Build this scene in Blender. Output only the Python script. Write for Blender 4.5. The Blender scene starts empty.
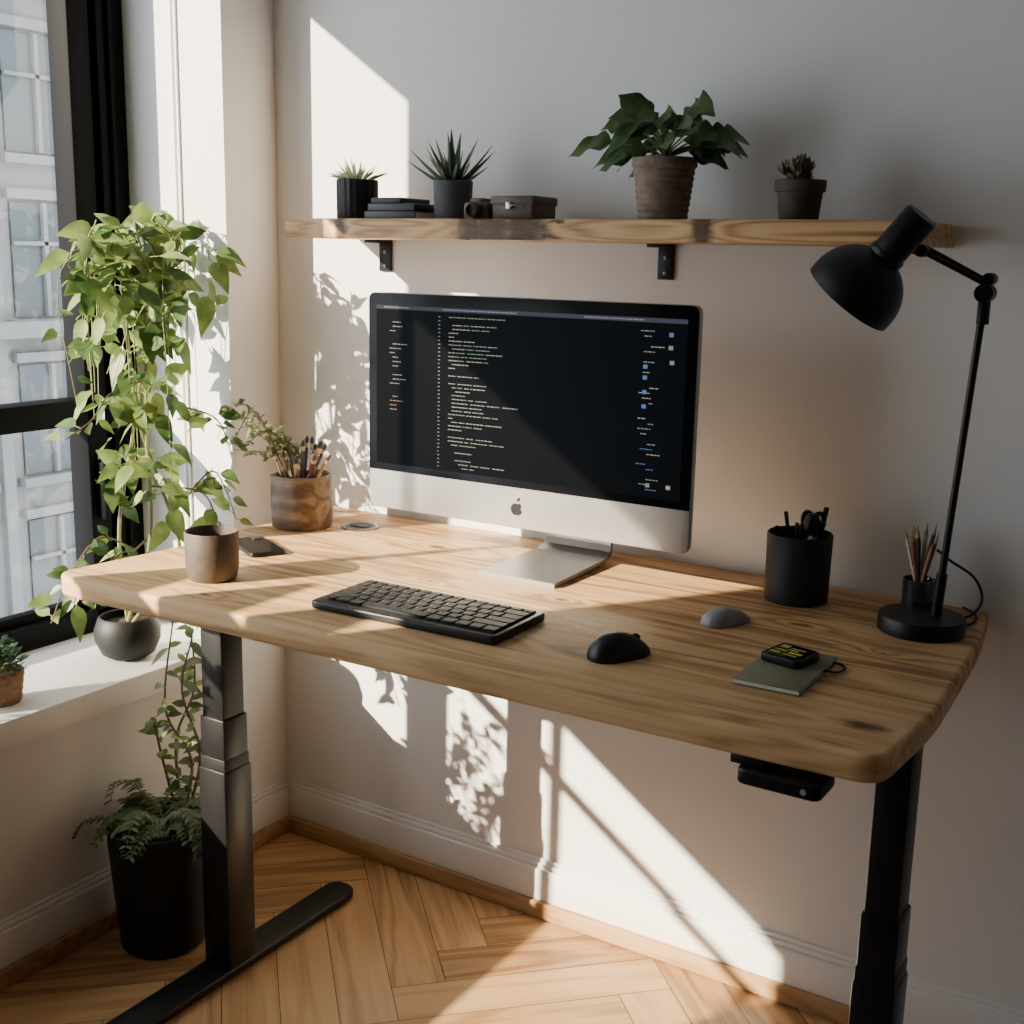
import bpy, bmesh, math, random
from mathutils import Vector, Matrix, Quaternion
random.seed(7)
V=Vector
SC=bpy.context.scene

# ------------------------------------------------------------------ materials
def newmat(name):
    m=bpy.data.materials.new(name); m.use_nodes=True
    nt=m.node_tree; b=nt.nodes['Principled BSDF']
    return m,nt,b
def mat(name,col,rough=.5,metal=0,noise=0,nscale=20,bump=0,bscale=200,spec=None,emis=None,estr=1,trans=0,coat=0):
    m,nt,b=newmat(name)
    b.inputs['Base Color'].default_value=(*col,1); b.inputs['Roughness'].default_value=rough; b.inputs['Metallic'].default_value=metal
    if spec is not None: b.inputs['Specular IOR Level'].default_value=spec
    if coat: b.inputs['Coat Weight'].default_value=coat
    if noise or bump:
        tc=nt.nodes.new('ShaderNodeTexCoord')
    if noise:
        n=nt.nodes.new('ShaderNodeTexNoise'); n.inputs['Scale'].default_value=nscale; n.inputs['Detail'].default_value=5
        nt.links.new(tc.outputs['Object'],n.inputs['Vector'])
        r=nt.nodes.new('ShaderNodeMapRange'); r.inputs['From Min'].default_value=.3; r.inputs['From Max'].default_value=.7
        r.inputs['To Min'].default_value=1-noise; r.inputs['To Max'].default_value=1+noise
        nt.links.new(n.outputs['Fac'],r.inputs['Value'])
        mx=nt.nodes.new('ShaderNodeVectorMath'); mx.operation='SCALE'; mx.inputs[0].default_value=col
        nt.links.new(r.outputs[0],mx.inputs['Scale']); nt.links.new(mx.outputs[0],b.inputs['Base Color'])
    if bump:
        n=nt.nodes.new('ShaderNodeTexNoise'); n.inputs['Scale'].default_value=bscale; n.inputs['Detail'].default_value=4
        nt.links.new(tc.outputs['Object'],n.inputs['Vector'])
        bp=nt.nodes.new('ShaderNodeBump'); bp.inputs['Strength'].default_value=bump; bp.inputs['Distance'].default_value=.002
        nt.links.new(n.outputs['Fac'],bp.inputs['Height']); nt.links.new(bp.outputs[0],b.inputs['Normal'])
    if emis:
        b.inputs['Emission Color'].default_value=(*emis,1); b.inputs['Emission Strength'].default_value=estr
    return m
def leafmat(name,c1,c2,tr=.35):
    m,nt,b=newmat(name)
    tc=nt.nodes.new('ShaderNodeTexCoord'); n=nt.nodes.new('ShaderNodeTexNoise'); n.inputs['Scale'].default_value=22; n.inputs['Detail'].default_value=2
    nt.links.new(tc.outputs['Object'],n.inputs['Vector'])
    r=nt.nodes.new('ShaderNodeValToRGB'); r.color_ramp.elements[0].position=.35; r.color_ramp.elements[1].position=.65
    r.color_ramp.elements[0].color=(*c1,1); r.color_ramp.elements[1].color=(*c2,1)
    nt.links.new(n.outputs['Fac'],r.inputs[0]); nt.links.new(r.outputs[0],b.inputs['Base Color'])
    b.inputs['Roughness'].default_value=.42
    t=nt.nodes.new('ShaderNodeBsdfTranslucent'); nt.links.new(r.outputs[0],t.inputs[0])
    mx=nt.nodes.new('ShaderNodeMixShader'); mx.inputs[0].default_value=tr
    out=nt.nodes['Material Output']
    nt.links.new(b.outputs[0],mx.inputs[1]); nt.links.new(t.outputs[0],mx.inputs[2]); nt.links.new(mx.outputs[0],out.inputs[0])
    return m
class NT:
    def __init__(s,nt): s.nt=nt
    def val(s,x,sock):
        if isinstance(x,(int,float)): sock.default_value=x
        else: s.nt.links.new(x,sock)
    def m(s,op,a,b=None,c=None):
        n=s.nt.nodes.new('ShaderNodeMath'); n.operation=op
        s.val(a,n.inputs[0])
        if b is not None: s.val(b,n.inputs[1])
        if c is not None: s.val(c,n.inputs[2])
        return n.outputs[0]
    def comb(s,x,y,z):
        n=s.nt.nodes.new('ShaderNodeCombineXYZ'); s.val(x,n.inputs[0]); s.val(y,n.inputs[1]); s.val(z,n.inputs[2]); return n.outputs[0]
    def noise(s,vec,scale,detail=4,dist=0,rough=.5):
        n=s.nt.nodes.new('ShaderNodeTexNoise'); n.inputs['Scale'].default_value=scale; n.inputs['Detail'].default_value=detail
        n.inputs['Distortion'].default_value=dist; n.inputs['Roughness'].default_value=rough
        s.nt.links.new(vec,n.inputs['Vector']); return n.outputs['Fac']
    def ramp(s,f,stops):
        n=s.nt.nodes.new('ShaderNodeValToRGB'); cr=n.color_ramp
        cr.elements[0].position=stops[0][0]; cr.elements[0].color=(*stops[0][1],1)
        cr.elements[1].position=stops[-1][0]; cr.elements[1].color=(*stops[-1][1],1)
        for p,c in stops[1:-1]:
            e=cr.elements.new(p); e.color=(*c,1)
        s.nt.links.new(f,n.inputs[0]); return n.outputs[0]
    def mix(s,f,a,b,mode='MIX'):
        n=s.nt.nodes.new('ShaderNodeMix'); n.data_type='RGBA'; n.blend_type=mode
        s.val(f,n.inputs[0])
        for x,k in((a,6),(b,7)):
            if isinstance(x,tuple): n.inputs[k].default_value=(*x,1)
            else: s.nt.links.new(x,n.inputs[k])
        return n.outputs[2]
def woodmat(name,light,mid,dark,plank=.12,knots=(),rough=.45,seams=True,ring=70,src='obj',contrast=1.,cross=6.5,spec=.35,fibw=.45,dist=.25,seamw=.4):
    m,nt,b=newmat(name); N=NT(nt)
    b.inputs['Specular IOR Level'].default_value=spec
    tc=nt.nodes.new('ShaderNodeTexCoord'); sp=nt.nodes.new('ShaderNodeSeparateXYZ')
    if src=='uv':
        nt.links.new(tc.outputs['UV'],sp.inputs[0])
    else:
        nt.links.new(tc.outputs['Object'],sp.inputs[0])
    x,y,z=sp.outputs
    if seams:
        q=N.m('DIVIDE',y,plank); idx=N.m('FLOOR',q); fr=N.m('FRACT',q)
        wn=nt.nodes.new('ShaderNodeTexWhiteNoise'); wn.noise_dimensions='1D'; nt.links.new(idx,wn.inputs['W']); rnd=wn.outputs['Value']
    else: rnd=0.0
    xo=N.m('MULTIPLY_ADD',rnd,9.0,x) if seams else x
    v1=N.comb(N.m('MULTIPLY',xo,.8),N.m('MULTIPLY',y,cross),N.m('MULTIPLY',z,cross))
    n1=N.noise(v1,1.3,3,dist,.45)
    dk=None
    for (kx,ky,kr) in knots:
        dx=N.m('MULTIPLY',N.m('SUBTRACT',x,kx),.75); dy=N.m('MULTIPLY',N.m('SUBTRACT',y,ky),1.7)
        d=N.m('SQRT',N.m('ADD',N.m('MULTIPLY',dx,dx),N.m('MULTIPLY',dy,dy)))
        e=N.m('EXPONENT',N.m('MULTIPLY',d,-.7/kr*.5))
        n1=N.m('MULTIPLY_ADD',e,.28,n1)
        wob=N.m('MULTIPLY_ADD',N.noise(tc.outputs['Object'],60,3),.02,d)
        g=nt.nodes.new('ShaderNodeMapRange'); g.interpolation_type='SMOOTHSTEP'; g.inputs['From Min'].default_value=kr*.35+.01; g.inputs['From Max'].default_value=kr*1.5+.01
        g.inputs['To Min'].default_value=.9; g.inputs['To Max'].default_value=0; nt.links.new(wob,g.inputs['Value'])
        dk=g.outputs[0] if dk is None else N.m('MAXIMUM',dk,g.outputs[0])
    rings=N.m('MULTIPLY_ADD',N.m('SINE',N.m('MULTIPLY',n1,ring)),.5,.5)
    v2=N.comb(N.m('MULTIPLY',xo,4.0),N.m('MULTIPLY',y,140.0),N.m('MULTIPLY',z,140.0))
    fib=N.noise(v2,1.0,4,.1,.6)
    f=N.m('ADD',N.m('MULTIPLY',rings,.3*contrast),N.m('MULTIPLY',fib,fibw))
    f=N.m('ADD',f,N.m('MULTIPLY_ADD',n1,.35,.15*(1-contrast)+.5*(.45-fibw)))
    if seams: f=N.m('ADD',f,N.m('MULTIPLY_ADD',rnd,.22,-.11))
    if src=='uv':
        at=nt.nodes.new('ShaderNodeAttribute'); at.attribute_name='pc'
        f=N.m('ADD',f,N.m('MULTIPLY_ADD',at.outputs['Fac'],.40,-.20))
    col=N.ramp(f,[(.25,dark),(.5,mid),(.78,light)])
    if dk is not None: col=N.mix(dk,col,(dark[0]*.22,dark[1]*.17,dark[2]*.15))
    if seams:
        s1=N.m('LESS_THAN',fr,.012); col=N.mix(N.m('MULTIPLY',s1,seamw),col,(dark[0]*.4,dark[1]*.35,dark[2]*.3))
    nt.links.new(col,b.inputs['Base Color'])
    b.inputs['Roughness'].default_value=rough
    bp=nt.nodes.new('ShaderNodeBump'); bp.inputs['Strength'].default_value=.15; bp.inputs['Distance'].default_value=.001
    nt.links.new(f,bp.inputs['Height']); nt.links.new(bp.outputs[0],b.inputs['Normal'])
    return m

M_wall=mat('wall_paint',(.785,.78,.77),.9,noise=.015,nscale=3,bump=.12,bscale=350)
M_wall2=mat('wall_paint_grey',(.38,.38,.38),.9,noise=.02,nscale=3)
M_trim=mat('trim_paint',(.82,.81,.79),.5)
M_ceil=mat('ceiling_paint',(.55,.55,.55),.9)
M_desk=woodmat('oak_desktop',(.74,.485,.25),(.60,.37,.168),(.29,.145,.055),plank=.125,knots=[(.99,-.53,.024),(.52,-.17,.016),(1.385,-.57,.020),(1.2,-.24,.010),(.42,-.62,.009),(.86,-.33,.007),(.64,-.36,.006),(1.33,-.30,.007)],contrast=.95,rough=.5,ring=60,cross=7.5,fibw=.62,dist=.14)
M_shelf=woodmat('rustic_shelf_wood',(.64,.41,.20),(.50,.285,.125),(.20,.085,.03),seams=False,knots=[(.70,-.2,.03),(.60,-.2,.022),(.64,-.2,.03),(1.0,-.2,.012),(.33,-.2,.010)],ring=40,contrast=1.3,cross=26)
M_floor=woodmat('oak_herringbone',(.56,.345,.165),(.45,.26,.115),(.26,.135,.055),seams=False,src='uv',rough=.38,ring=45,contrast=.9,fibw=.6,dist=.1,cross=8)
M_strip=woodmat('oak_strip',(.5,.31,.15),(.42,.24,.11),(.28,.15,.06),seams=False)
M_blk=mat('black_powder_coat',(.006,.006,.007),.42,bump=.05,bscale=900,spec=.32)
M_blkm=mat('satin_black_metal',(.006,.006,.007),.34,spec=.4)
M_frame=mat('window_frame_paint',(.0035,.004,.005),.6,spec=.06)
M_alu=mat('brushed_aluminium',(.42,.43,.445),.38,metal=.85,bump=.03,bscale=700)
M_alus=mat('stand_aluminium',(.27,.275,.285),.36,metal=.9,bump=.03,bscale=700)
M_alud=mat('aluminium_edge',(.16,.165,.17),.3,metal=.9)
M_glassblk=mat('screen_glass',(.002,.002,.003),.14,spec=.15)
M_ed=mat('screen_editor',(.0015,.002,.0025),.3,spec=.03,emis=(.012,.016,.022),estr=.25)
M_bar=mat('screen_bar',(.01,.01,.012),.3,spec=.05,emis=(.10,.11,.16),estr=.5)
TX=[mat('text_'+k,(.01,.01,.01),.5,emis=c,estr=.62) for k,c in dict(grey=(.35,.38,.4),cream=(.6,.55,.38),orange=(.5,.25,.12),blue=(.12,.25,.6),red=(.45,.10,.07),green=(.25,.42,.22)).items()]
M_logo=mat('logo_black',(.01,.01,.012),.2)
M_key=mat('key_plastic',(.006,.006,.007),.55,spec=.3)
M_kb=mat('keyboard_body',(.005,.005,.006),.4,spec=.4)
M_leg=mat('key_legend',(.3,.3,.3),.6)
M_gmouse=mat('grey_plastic',(.24,.24,.25),.4)
M_mug=mat('stoneware_brown',(.085,.064,.048),.6,noise=.2,nscale=40,bump=.2,bscale=120)
M_soil=mat('soil',(.035,.022,.014),.95,noise=.4,nscale=120,bump=1,bscale=150)
M_bark=woodmat('bark_wood',(.26,.19,.135),(.135,.092,.064),(.045,.03,.02),seams=False,ring=30,cross=14)
M_green=mat('notebook_olive',(.19,.195,.115),.7,noise=.06,nscale=80)
M_page=mat('paper',(.7,.67,.6),.8)
M_lime=mat('lime_print',(.5,.55,.06),.5)
M_potw=mat('woven_pot',(.2,.145,.11),.8,noise=.25,nscale=60,bump=.5,bscale=90)
M_potd=mat('dark_clay',(.055,.038,.03),.75,noise=.2,nscale=50)
M_potg=mat('charcoal_concrete',(.075,.075,.08),.8,noise=.15,nscale=60)
M_potb=mat('matt_black_ceramic',(.012,.013,.014),.55,spec=.35)
M_leather=mat('brown_leather',(.10,.06,.04),.55,noise=.2,nscale=50)
M_book=mat('book_black',(.02,.02,.022),.5)
M_smoke=mat('smoked_glass',(.03,.034,.034),.08,spec=.8)
M_pencil=mat('pencil_wood',(.42,.25,.12),.6); M_pred=mat('pencil_red',(.3,.06,.04),.5); M_pdk=mat('pencil_dark',(.05,.04,.04),.5); M_brass=mat('ferrule',(.5,.45,.35),.3,metal=.8)
M_basket=mat('wicker',(.3,.17,.09),.8,noise=.3,nscale=90,bump=1,bscale=120)
M_vine=leafmat('vine_leaf',(.13,.21,.05),(.31,.40,.12),.42)
M_vine2=leafmat('vine_leaf_dark',(.04,.09,.02),(.11,.19,.05),.3)
M_big=leafmat('broad_leaf',(.025,.065,.02),(.10,.17,.045),.15)
M_aloe=leafmat('aloe_leaf',(.045,.07,.045),(.09,.13,.08),.05)
M_aloe2=leafmat('haworthia_leaf',(.4,.47,.25),(.66,.7,.46),.35)
M_succ=leafmat('succulent_leaf',(.07,.08,.035),(.16,.12,.06),.05)
M_fern=leafmat('fern_leaf',(.10,.14,.06),(.24,.29,.14),.3)
M_stem=mat('stem_brown',(.16,.11,.055),.7); M_stemg=mat('stem_green',(.2,.22,.08),.6)
M_fac=mat('facade_stone',(.17,.172,.168),.9,noise=.12,nscale=1.5)
M_facg=mat('facade_glass',(.055,.068,.075),.35)
M_blocker=mat('sun_blocker_fabric',(.5,.49,.46),.9)

# ------------------------------------------------------------------ mesh builder
class MB:
    def __init__(s,name): s.name=name; s.v=[]; s.f=[]; s.fm=[]; s.fs=[]; s.mats=[]
    def add(s,vs,fs,m,smooth=False,M=None):
        if m not in s.mats: s.mats.append(m)
        k=s.mats.index(m); o=len(s.v)
        for v in vs:
            v=V(v); s.v.append(M@v if M is not None else v)
        for f in fs: s.f.append([i+o for i in f]); s.fm.append(k); s.fs.append(smooth)
    def box(s,a,b,m,bev=0,M=None,seg=2):
        a=V(a); b=V(b); bm=bmesh.new(); bmesh.ops.create_cube(bm,size=1)
        for v in bm.verts: v.co=V(((a[i]+b[i])/2+v.co[i]*(b[i]-a[i]) for i in range(3)))
        if bev: bmesh.ops.bevel(bm,geom=bm.edges[:],offset=bev,segments=seg,profile=.5,affect='EDGES')
        s.bm(bm,m,False if not bev else True,M)
    def bm(s,bm,m,smooth=False,M=None):
        bm.verts.index_update()
        s.add([v.co.copy() for v in bm.verts],[[v.index for v in f.verts] for f in bm.faces],m,smooth,M); bm.free()
    def poly(s,pts,z0,z1,m,bev=0,M=None,seg=3):
        bm=bmesh.new(); vs=[bm.verts.new((p[0],p[1],z0)) for p in pts]; f=bm.faces.new(vs)
        r=bmesh.ops.extrude_face_region(bm,geom=[f])
        for v in r['geom']:
            if isinstance(v,bmesh.types.BMVert): v.co.z=z1
        bmesh.ops.recalc_face_normals(bm,faces=bm.faces[:])
        if bev:
            ed=[e for e in bm.edges if abs(e.verts[0].co.z-e.verts[1].co.z)<1e-6]
            bmesh.ops.bevel(bm,geom=ed,offset=bev,segments=seg,profile=.5,affect='EDGES')
        s.bm(bm,m,True,M)
    def lathe(s,prof,c,m,seg=32,M=None,smooth=True,rfun=None):
        vs=[];fs=[]
        n=len(prof)
        for (r,z) in prof:
            for k in range(seg):
                a=2*math.pi*k/seg; rr=max(r,1e-5)*(rfun(a,z) if rfun else 1)
                vs.append((c[0]+rr*math.cos(a),c[1]+rr*math.sin(a),c[2]+z))
        for i in range(n-1):
            for k in range(seg):
                k2=(k+1)%seg; fs.append([i*seg+k,i*seg+k2,(i+1)*seg+k2,(i+1)*seg+k])
        s.add(vs,fs,m,smooth,M)
    def tube(s,pts,r,m,seg=6,M=None):
        pts=[V(p) for p in pts]; n=len(pts)
        rs=r if isinstance(r,(list,tuple)) else [r]*n
        if len(rs)==2 and n!=2: rs=[rs[0]+(rs[1]-rs[0])*i/(n-1) for i in range(n)]
        vs=[];fs=[]; up=None
        for i,p in enumerate(pts):
            d=(pts[min(i+1,n-1)]-pts[max(i-1,0)]); d=d.normalized() if d.length>1e-9 else V((0,0,1))
            if up is None:
                up=d.orthogonal().normalized()
            else:
                up=(up-d*up.dot(d)); up=up.normalized() if up.length>1e-6 else d.orthogonal().normalized()
            w=d.cross(up)
            for k in range(seg):
                a=2*math.pi*k/seg; vs.append(p+(up*math.cos(a)+w*math.sin(a))*rs[i])
        for i in range(n-1):
            for k in range(seg):
                k2=(k+1)%seg; fs.append([i*seg+k,i*seg+k2,(i+1)*seg+k2,(i+1)*seg+k])
        fs.append(list(range(seg))[::-1]); fs.append([(n-1)*seg+k for k in range(seg)])
        s.add(vs,fs,m,True,M)
    def leaf(s,p,d,n,L,W,m,bend=.3,seg=6,fold=.25,pw=.8,wave=0):
        p=V(p); d=V(d).normalized(); n=V(n); n=(n-d*n.dot(d)); n=n.normalized() if n.length>1e-5 else d.orthogonal().normalized()
        sd=d.cross(n).normalized(); vs=[];fs=[]
        for i in range(seg+1):
            t=i/seg; c=p+d*L*t+V((0,0,-bend*L*t*t)); w=W*.5*max(math.sin(math.pi*t**pw),.03)
            wv=wave*math.sin(t*11)*w
            vs+= [c+sd*w+n*(w*fold+wv), c, c-sd*w+n*(w*fold-wv)]
        for i in range(seg):
            o=i*3; fs+=[[o,o+1,o+4,o+3],[o+1,o+2,o+5,o+4]]
        s.add(vs,fs,m,True)
    def spike(s,p,d,L,W,m,bend=0.,seg=6,th=.5):
        p=V(p); d=V(d).normalized(); up=V((0,0,1)); sd=d.cross(up); sd=sd.normalized() if sd.length>1e-4 else V((1,0,0)); n=sd.cross(d)
        vs=[];fs=[]
        for i in range(seg+1):
            t=i/seg; c=p+d*L*t+up*(bend*L*t*t); w=W*.5*(1-t**1.6)+.0004
            vs+=[c+sd*w+n*w*.3,c-n*w*th,c-sd*w+n*w*.3,c+n*w*.05]
        for i in range(seg):
            o=i*4
            for k in range(4): fs.append([o+k,o+(k+1)%4,o+4+(k+1)%4,o+4+k])
        s.add(vs,fs,m,True)
    def done(s,parent=None,uv=None):
        me=bpy.data.meshes.new(s.name); me.from_pydata([tuple(v) for v in s.v],[],s.f)
        for m in s.mats: me.materials.append(m)
        me.polygons.foreach_set('material_index',s.fm); me.polygons.foreach_set('use_smooth',s.fs)
        me.update(); o=bpy.data.objects.new(s.name,me); SC.collection.objects.link(o)
        bm=bmesh.new(); bm.from_mesh(me); bmesh.ops.recalc_face_normals(bm,faces=bm.faces[:]); bm.to_mesh(me); bm.free()
        if any(s.fs):
            try: me.set_sharp_from_angle(angle=math.radians(40))
            except Exception: pass
        if parent: o.parent=parent
        return o
def empty(name,loc=(0,0,0)):
    o=bpy.data.objects.new(name,None); o.empty_display_size=.05; SC.collection.objects.link(o); return o
def rpoly(pts,r=.03,n=6):
    out=[]; N=len(pts)
    for i in range(N):
        p=V((*pts[i],0)); a=V((*pts[i-1],0)); b=V((*pts[(i+1)%N],0)); rr=r[i] if isinstance(r,(list,tuple)) else r
        if rr<=0: out.append((p.x,p.y)); continue
        da=(a-p).normalized(); db=(b-p).normalized(); ra=min(rr,(a-p).length*.48); rb=min(rr,(b-p).length*.48)
        s0=p+da*ra; s1=p+db*rb
        for k in range(n+1):
            t=k/n; q=s0*(1-t)**2+p*2*t*(1-t)+s1*t*t; out.append((q.x,q.y))
    return out
def rrect(x0,y0,x1,y1,r,n=6): return rpoly([(x0,y0),(x1,y0),(x1,y1),(x0,y1)],r,n)
def bez(p,n=14):
    p=[V(q) for q in p]; P=[p[0]*2-p[1]]+p+[p[-1]*2-p[-2]]; out=[]
    for i in range(1,len(P)-2):
        for k in range(n):
            t=k/n; a,b,c,d=P[i-1],P[i],P[i+1],P[i+2]
            out.append(.5*((2*b)+(c-a)*t+(2*a-5*b+4*c-d)*t*t+(3*b-a-3*c+d)*t**3))
    out.append(p[-1]); return out

# ------------------------------------------------------------------ room shell
RX,RY,RZ=3.2,-4.2,2.6
WT=-.33
YW=-2.20; ZS=.468; ZT=1.998
w=MB('wall_back'); w.box((WT,0,0),(RX+.1,.1,RZ),M_wall); w.done()
for a,b in(((WT,-.14,0),(0,0,RZ)),((WT,YW,0),(0,-.14,.42)),((WT,YW,ZT),(0,-.14,RZ)),((WT,RY,0),(0,YW,RZ))):
    w=MB('wall_left'); w.box(a,b,M_wall); w.done()
w=MB('wall_right'); w.box((RX,RY,0),(RX+.1,0,RZ),M_wall2); w.done()
w=MB('wall_front'); w.box((WT,RY-.1,0),(RX+.1,RY,RZ),M_wall2); w.done()
w=MB('ceiling'); w.box((WT,RY-.1,RZ),(RX+.1,.1,RZ+.1),M_ceil); w.done()
w=MB('window_sill'); w.box((WT+.01,YW,.42),(.014,-.14,ZS),M_trim,.004); w.done()
w=MB('trim_1'); w.box((-.130,-.147,ZS),(-.124,-.1395,ZT),M_trim); w.box((-.118,-.145,ZS),(-.114,-.1395,ZT),M_trim); w.done()
def baseboard(name,along,a,b):
    w=MB(name)
    def bx(t0,t1,z0,z1,m,bev=.003):
        if along=='x': w.box((a,-t1,z0),(b,-t0,z1),m,bev)
        else: w.box((t0,a,z0),(t1,b,z1),m,bev)
    bx(0,.022,0,.034,M_strip,.004); bx(0,.014,.034,.098,M_trim,.002); bx(0,.009,.098,.108,M_trim,.003); bx(0,.005,.108,.116,M_trim,.002)
    w.done()
baseboard('baseboard_back','x',0,RX); baseboard('baseboard_left','y',RY,0)
def floor():
    bm=bmesh.new(); uvl=bm.loops.layers.uv.new('UVMap'); at=bm.faces.layers.float.new('pc_f')
    Wd,n=.095,5; L=Wd*n; g=.0007; ang=math.radians(45); ca,sa=math.cos(ang),math.sin(ang)
    def pl(x0,y0,x1,y1,horiz):
        cx,cy=(x0+x1)/2,(y0+y1)/2
        X=cx*ca-cy*sa+1.3; Y=cx*sa+cy*ca-1.9
        if X<-.5 or X>RX+.5 or Y>.5 or Y<RY-.5: return
        vs=[]
        r=random.random(); ou,ov=random.random()*20,random.random()*20
        for (px,py) in((x0+g,y0+g),(x1-g,y0+g),(x1-g,y1-g),(x0+g,y1-g)):
            vs.append(bm.verts.new((px*ca-py*sa+1.3,px*sa+py*ca-1.9,0)))
        f=bm.faces.new(vs); f[at]=r
        for l,(px,py) in zip(f.loops,((x0,y0),(x1,y0),(x1,y1),(x0,y1))):
            l[uvl].uv=(px+ou,py+ov) if horiz else (py+ou,px+ov)
    for s in range(-80,80):
        for k in range(-8,8):
            ox=2*L*k
            pl(s*Wd+ox,s*Wd,s*Wd+L+ox,(s+1)*Wd,True)
            pl(s*Wd+L+ox,(s+1)*Wd-L,(s+1)*Wd+L+ox,(s+1)*Wd,False)
    for co,no in(((0,0,0),(-1,0,0)),((0,0,0),(0,1,0)),((RX,0,0),(1,0,0)),((0,RY,0),(0,-1,0))):
        bmesh.ops.bisect_plane(bm,geom=bm.verts[:]+bm.edges[:]+bm.faces[:],plane_co=co,plane_no=no,clear_outer=True)
    me=bpy.data.meshes.new('floor')
    vals=[f[at] for f in bm.faces]
    bm.to_mesh(me); bm.free()
    a=me.attributes.new('pc','FLOAT','FACE'); a.data.foreach_set('value',vals)
    me.materials.append(M_floor); o=bpy.data.objects.new('floor',me); SC.collection.objects.link(o)
    w=MB('subfloor'); w.box((WT,RY-.1,-.06),(RX+.1,.1,-.0015),mat('subfloor_dark',(.08,.045,.02),.9)); w.done(o)
floor()

# ------------------------------------------------------------------ window
win=empty('window_1')
w=MB('frame')
def fb(y0,y1,z0,z1,x0=-.32,x1=-.262): w.box((x0,y0,z0),(x1,y1,z1),M_frame,.003)
fb(-.205,-.14,ZS,ZT); fb(-.186,-.176,ZS,ZT,-.27,-.25); fb(-.225,-.205,ZS,ZT,-.32,-.285); fb(-.272,-.222,ZS,ZT)
fb(YW,-.14,ZS,.515); fb(YW,-.14,.515,.535,-.31,-.285); fb(YW,-.14,ZT-.04,ZT); fb(YW,YW+.03,ZS,ZT)
fb(-.98,-.14,.895,.945); fb(YW,-.98,.955,.975,-.305,-.285)
fb(-1.03,-.955,ZS,ZT); fb(-1.455,-1.435,ZS,ZT,-.305,-.285)
for y1_,z1_ in((-1.40,1.175),(-1.68,1.305),(-1.93,1.43)): w.box((-.305,YW,1.0825),(-.285,y1_,z1_),M_frame)  # stepped opaque panels added out of view to shade the lower back wall
w.done(win)
w=MB('handle'); w.box((-.262,-.255,.70),(-.24,-.24,.82),M_frame,.004); w.done(win)
m,nt,b=newmat('window_glass'); nt.nodes.remove(b)
t=nt.nodes.new('ShaderNodeBsdfTransparent'); t.inputs[0].default_value=(.96,.98,.98,1); g=nt.nodes.new('ShaderNodeBsdfGlossy'); g.inputs['Roughness'].default_value=.03
mx=nt.nodes.new('ShaderNodeMixShader'); mx.inputs[0].default_value=.05
nt.links.new(t.outputs[0],mx.inputs[1]); nt.links.new(g.outputs[0],mx.inputs[2]); nt.links.new(mx.outputs[0],nt.nodes['Material Output'].inputs[0])
M_pane=m
w=MB('glass_pane'); w.add([(-.296,YW,ZS),(-.296,-.2,ZS),(-.296,-.2,ZT),(-.296,YW,ZT)],[[0,1,2,3]],M_pane); w.done(win)
w=MB('unseen_sun_blocker'); w.box((-.28,YW+.01,1.70),(-.274,-1.04,1.94),M_blocker); w.lathe([(0,0),(.018,0),(.018,1.13),(0,1.13)],(0,0,0),M_blocker,16,Matrix.Translation((-.25,YW+.01,1.945))@Matrix.Rotation(-math.pi/2,4,'X')); w.done(win)  # added out of view to keep sun off the wall above the computer

# exterior facade
w=MB('street_building'); X0=-5.0
w.box((X0-1,-1,-6),(X0,12,9),M_fac)
for i in range(17):
    for j in range(14):
        y=-.7+i*.74; z=-5.2+j*1.0
        w.box((X0,y,z),(X0+.02,y+.46,z+.70),M_facg)
        w.box((X0,y-.05,z-.07),(X0+.08,y+.51,z-.015),M_fac); w.box((X0,y-.04,z+.72),(X0+.06,y+.50,z+.78),M_fac)
        w.box((X0,y+.215,z),(X0+.05,y+.245,z+.70),M_fac); w.box((X0,y,z+.44),(X0+.05,y+.46,z+.465),M_fac)
    w.box((X0,-.7+i*.74-.18,-6),(X0+.05,-.7+i*.74-.10,9),M_fac)
for j in range(5): w.box((X0,-1,-5.32+j*3.0),(X0+.16,12,-5.22+j*3.0),M_fac)
w.done()

# ------------------------------------------------------------------ desk
H=.74
desk=empty('standing_desk')
w=MB('desktop')
out=[(.133,-.004),(.150,-.2),(.160,-.42),(.144,-.60),(.139,-.676),(.5,-.668),(.81,-.662),(1.228,-.655),(1.428,-.650),(1.440,-.47),(1.424,-.167),(1.404,-.004)]
w.poly(rpoly(out,[.015,.03,.03,.03,.05,.05,.05,.05,.034,.05,.05,.012]),H-.034,H,M_desk,.006)
w.done(desk)
def leg(x,y,k=1.,ya=.15,xo=0):
    w=MB('leg_column')
    w.box((x-.024*k,y-.025,.36),(x+.024*k,y+.025,.69),M_blk,.003)
    w.box((x-.0275*k,y-.028,.30),(x+.0275*k,y+.028,.475),M_blkm,.003)
    w.box((x-.0275*k-.001,y-.029,.345),(x+.0275*k+.001,y+.029,.405),M_blk,.002)
    w.box((x-.031*k,y-.032,.018),(x+.031*k,y+.032,.385),M_blkm,.004)
    w.box((x-.028-xo,y-ya,.675),(x+.022-xo,y+.33,.7055),M_blk,.003)
    w.done(desk)
    w=MB('foot')
    w.poly(rrect(x-.031,y-.33,x+.031,y+.315,.030,8),.004,.020,M_blk,.003)
    for yy in(-.29,.28): w.lathe([(0,0),(.016,0),(.016,.005),(0,.005)],(x,y+yy,0),M_blk,12)
    w.done(desk)
leg(.290,-.465,1.,.06); leg(1.402,-.465,.85,.04,.03)
w=MB('frame_beam'); w.box((.3,-.40,.66),(1.38,-.35,.69),M_blk,.003); w.done(desk)
w=MB('height_controller')
w.poly(rrect(1.272,-.66,1.368,-.60,.012),.677,.696,M_blk,.004)
w.box((1.262,-.65,.696),(1.30,-.6,.706),M_blk,.001)
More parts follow.
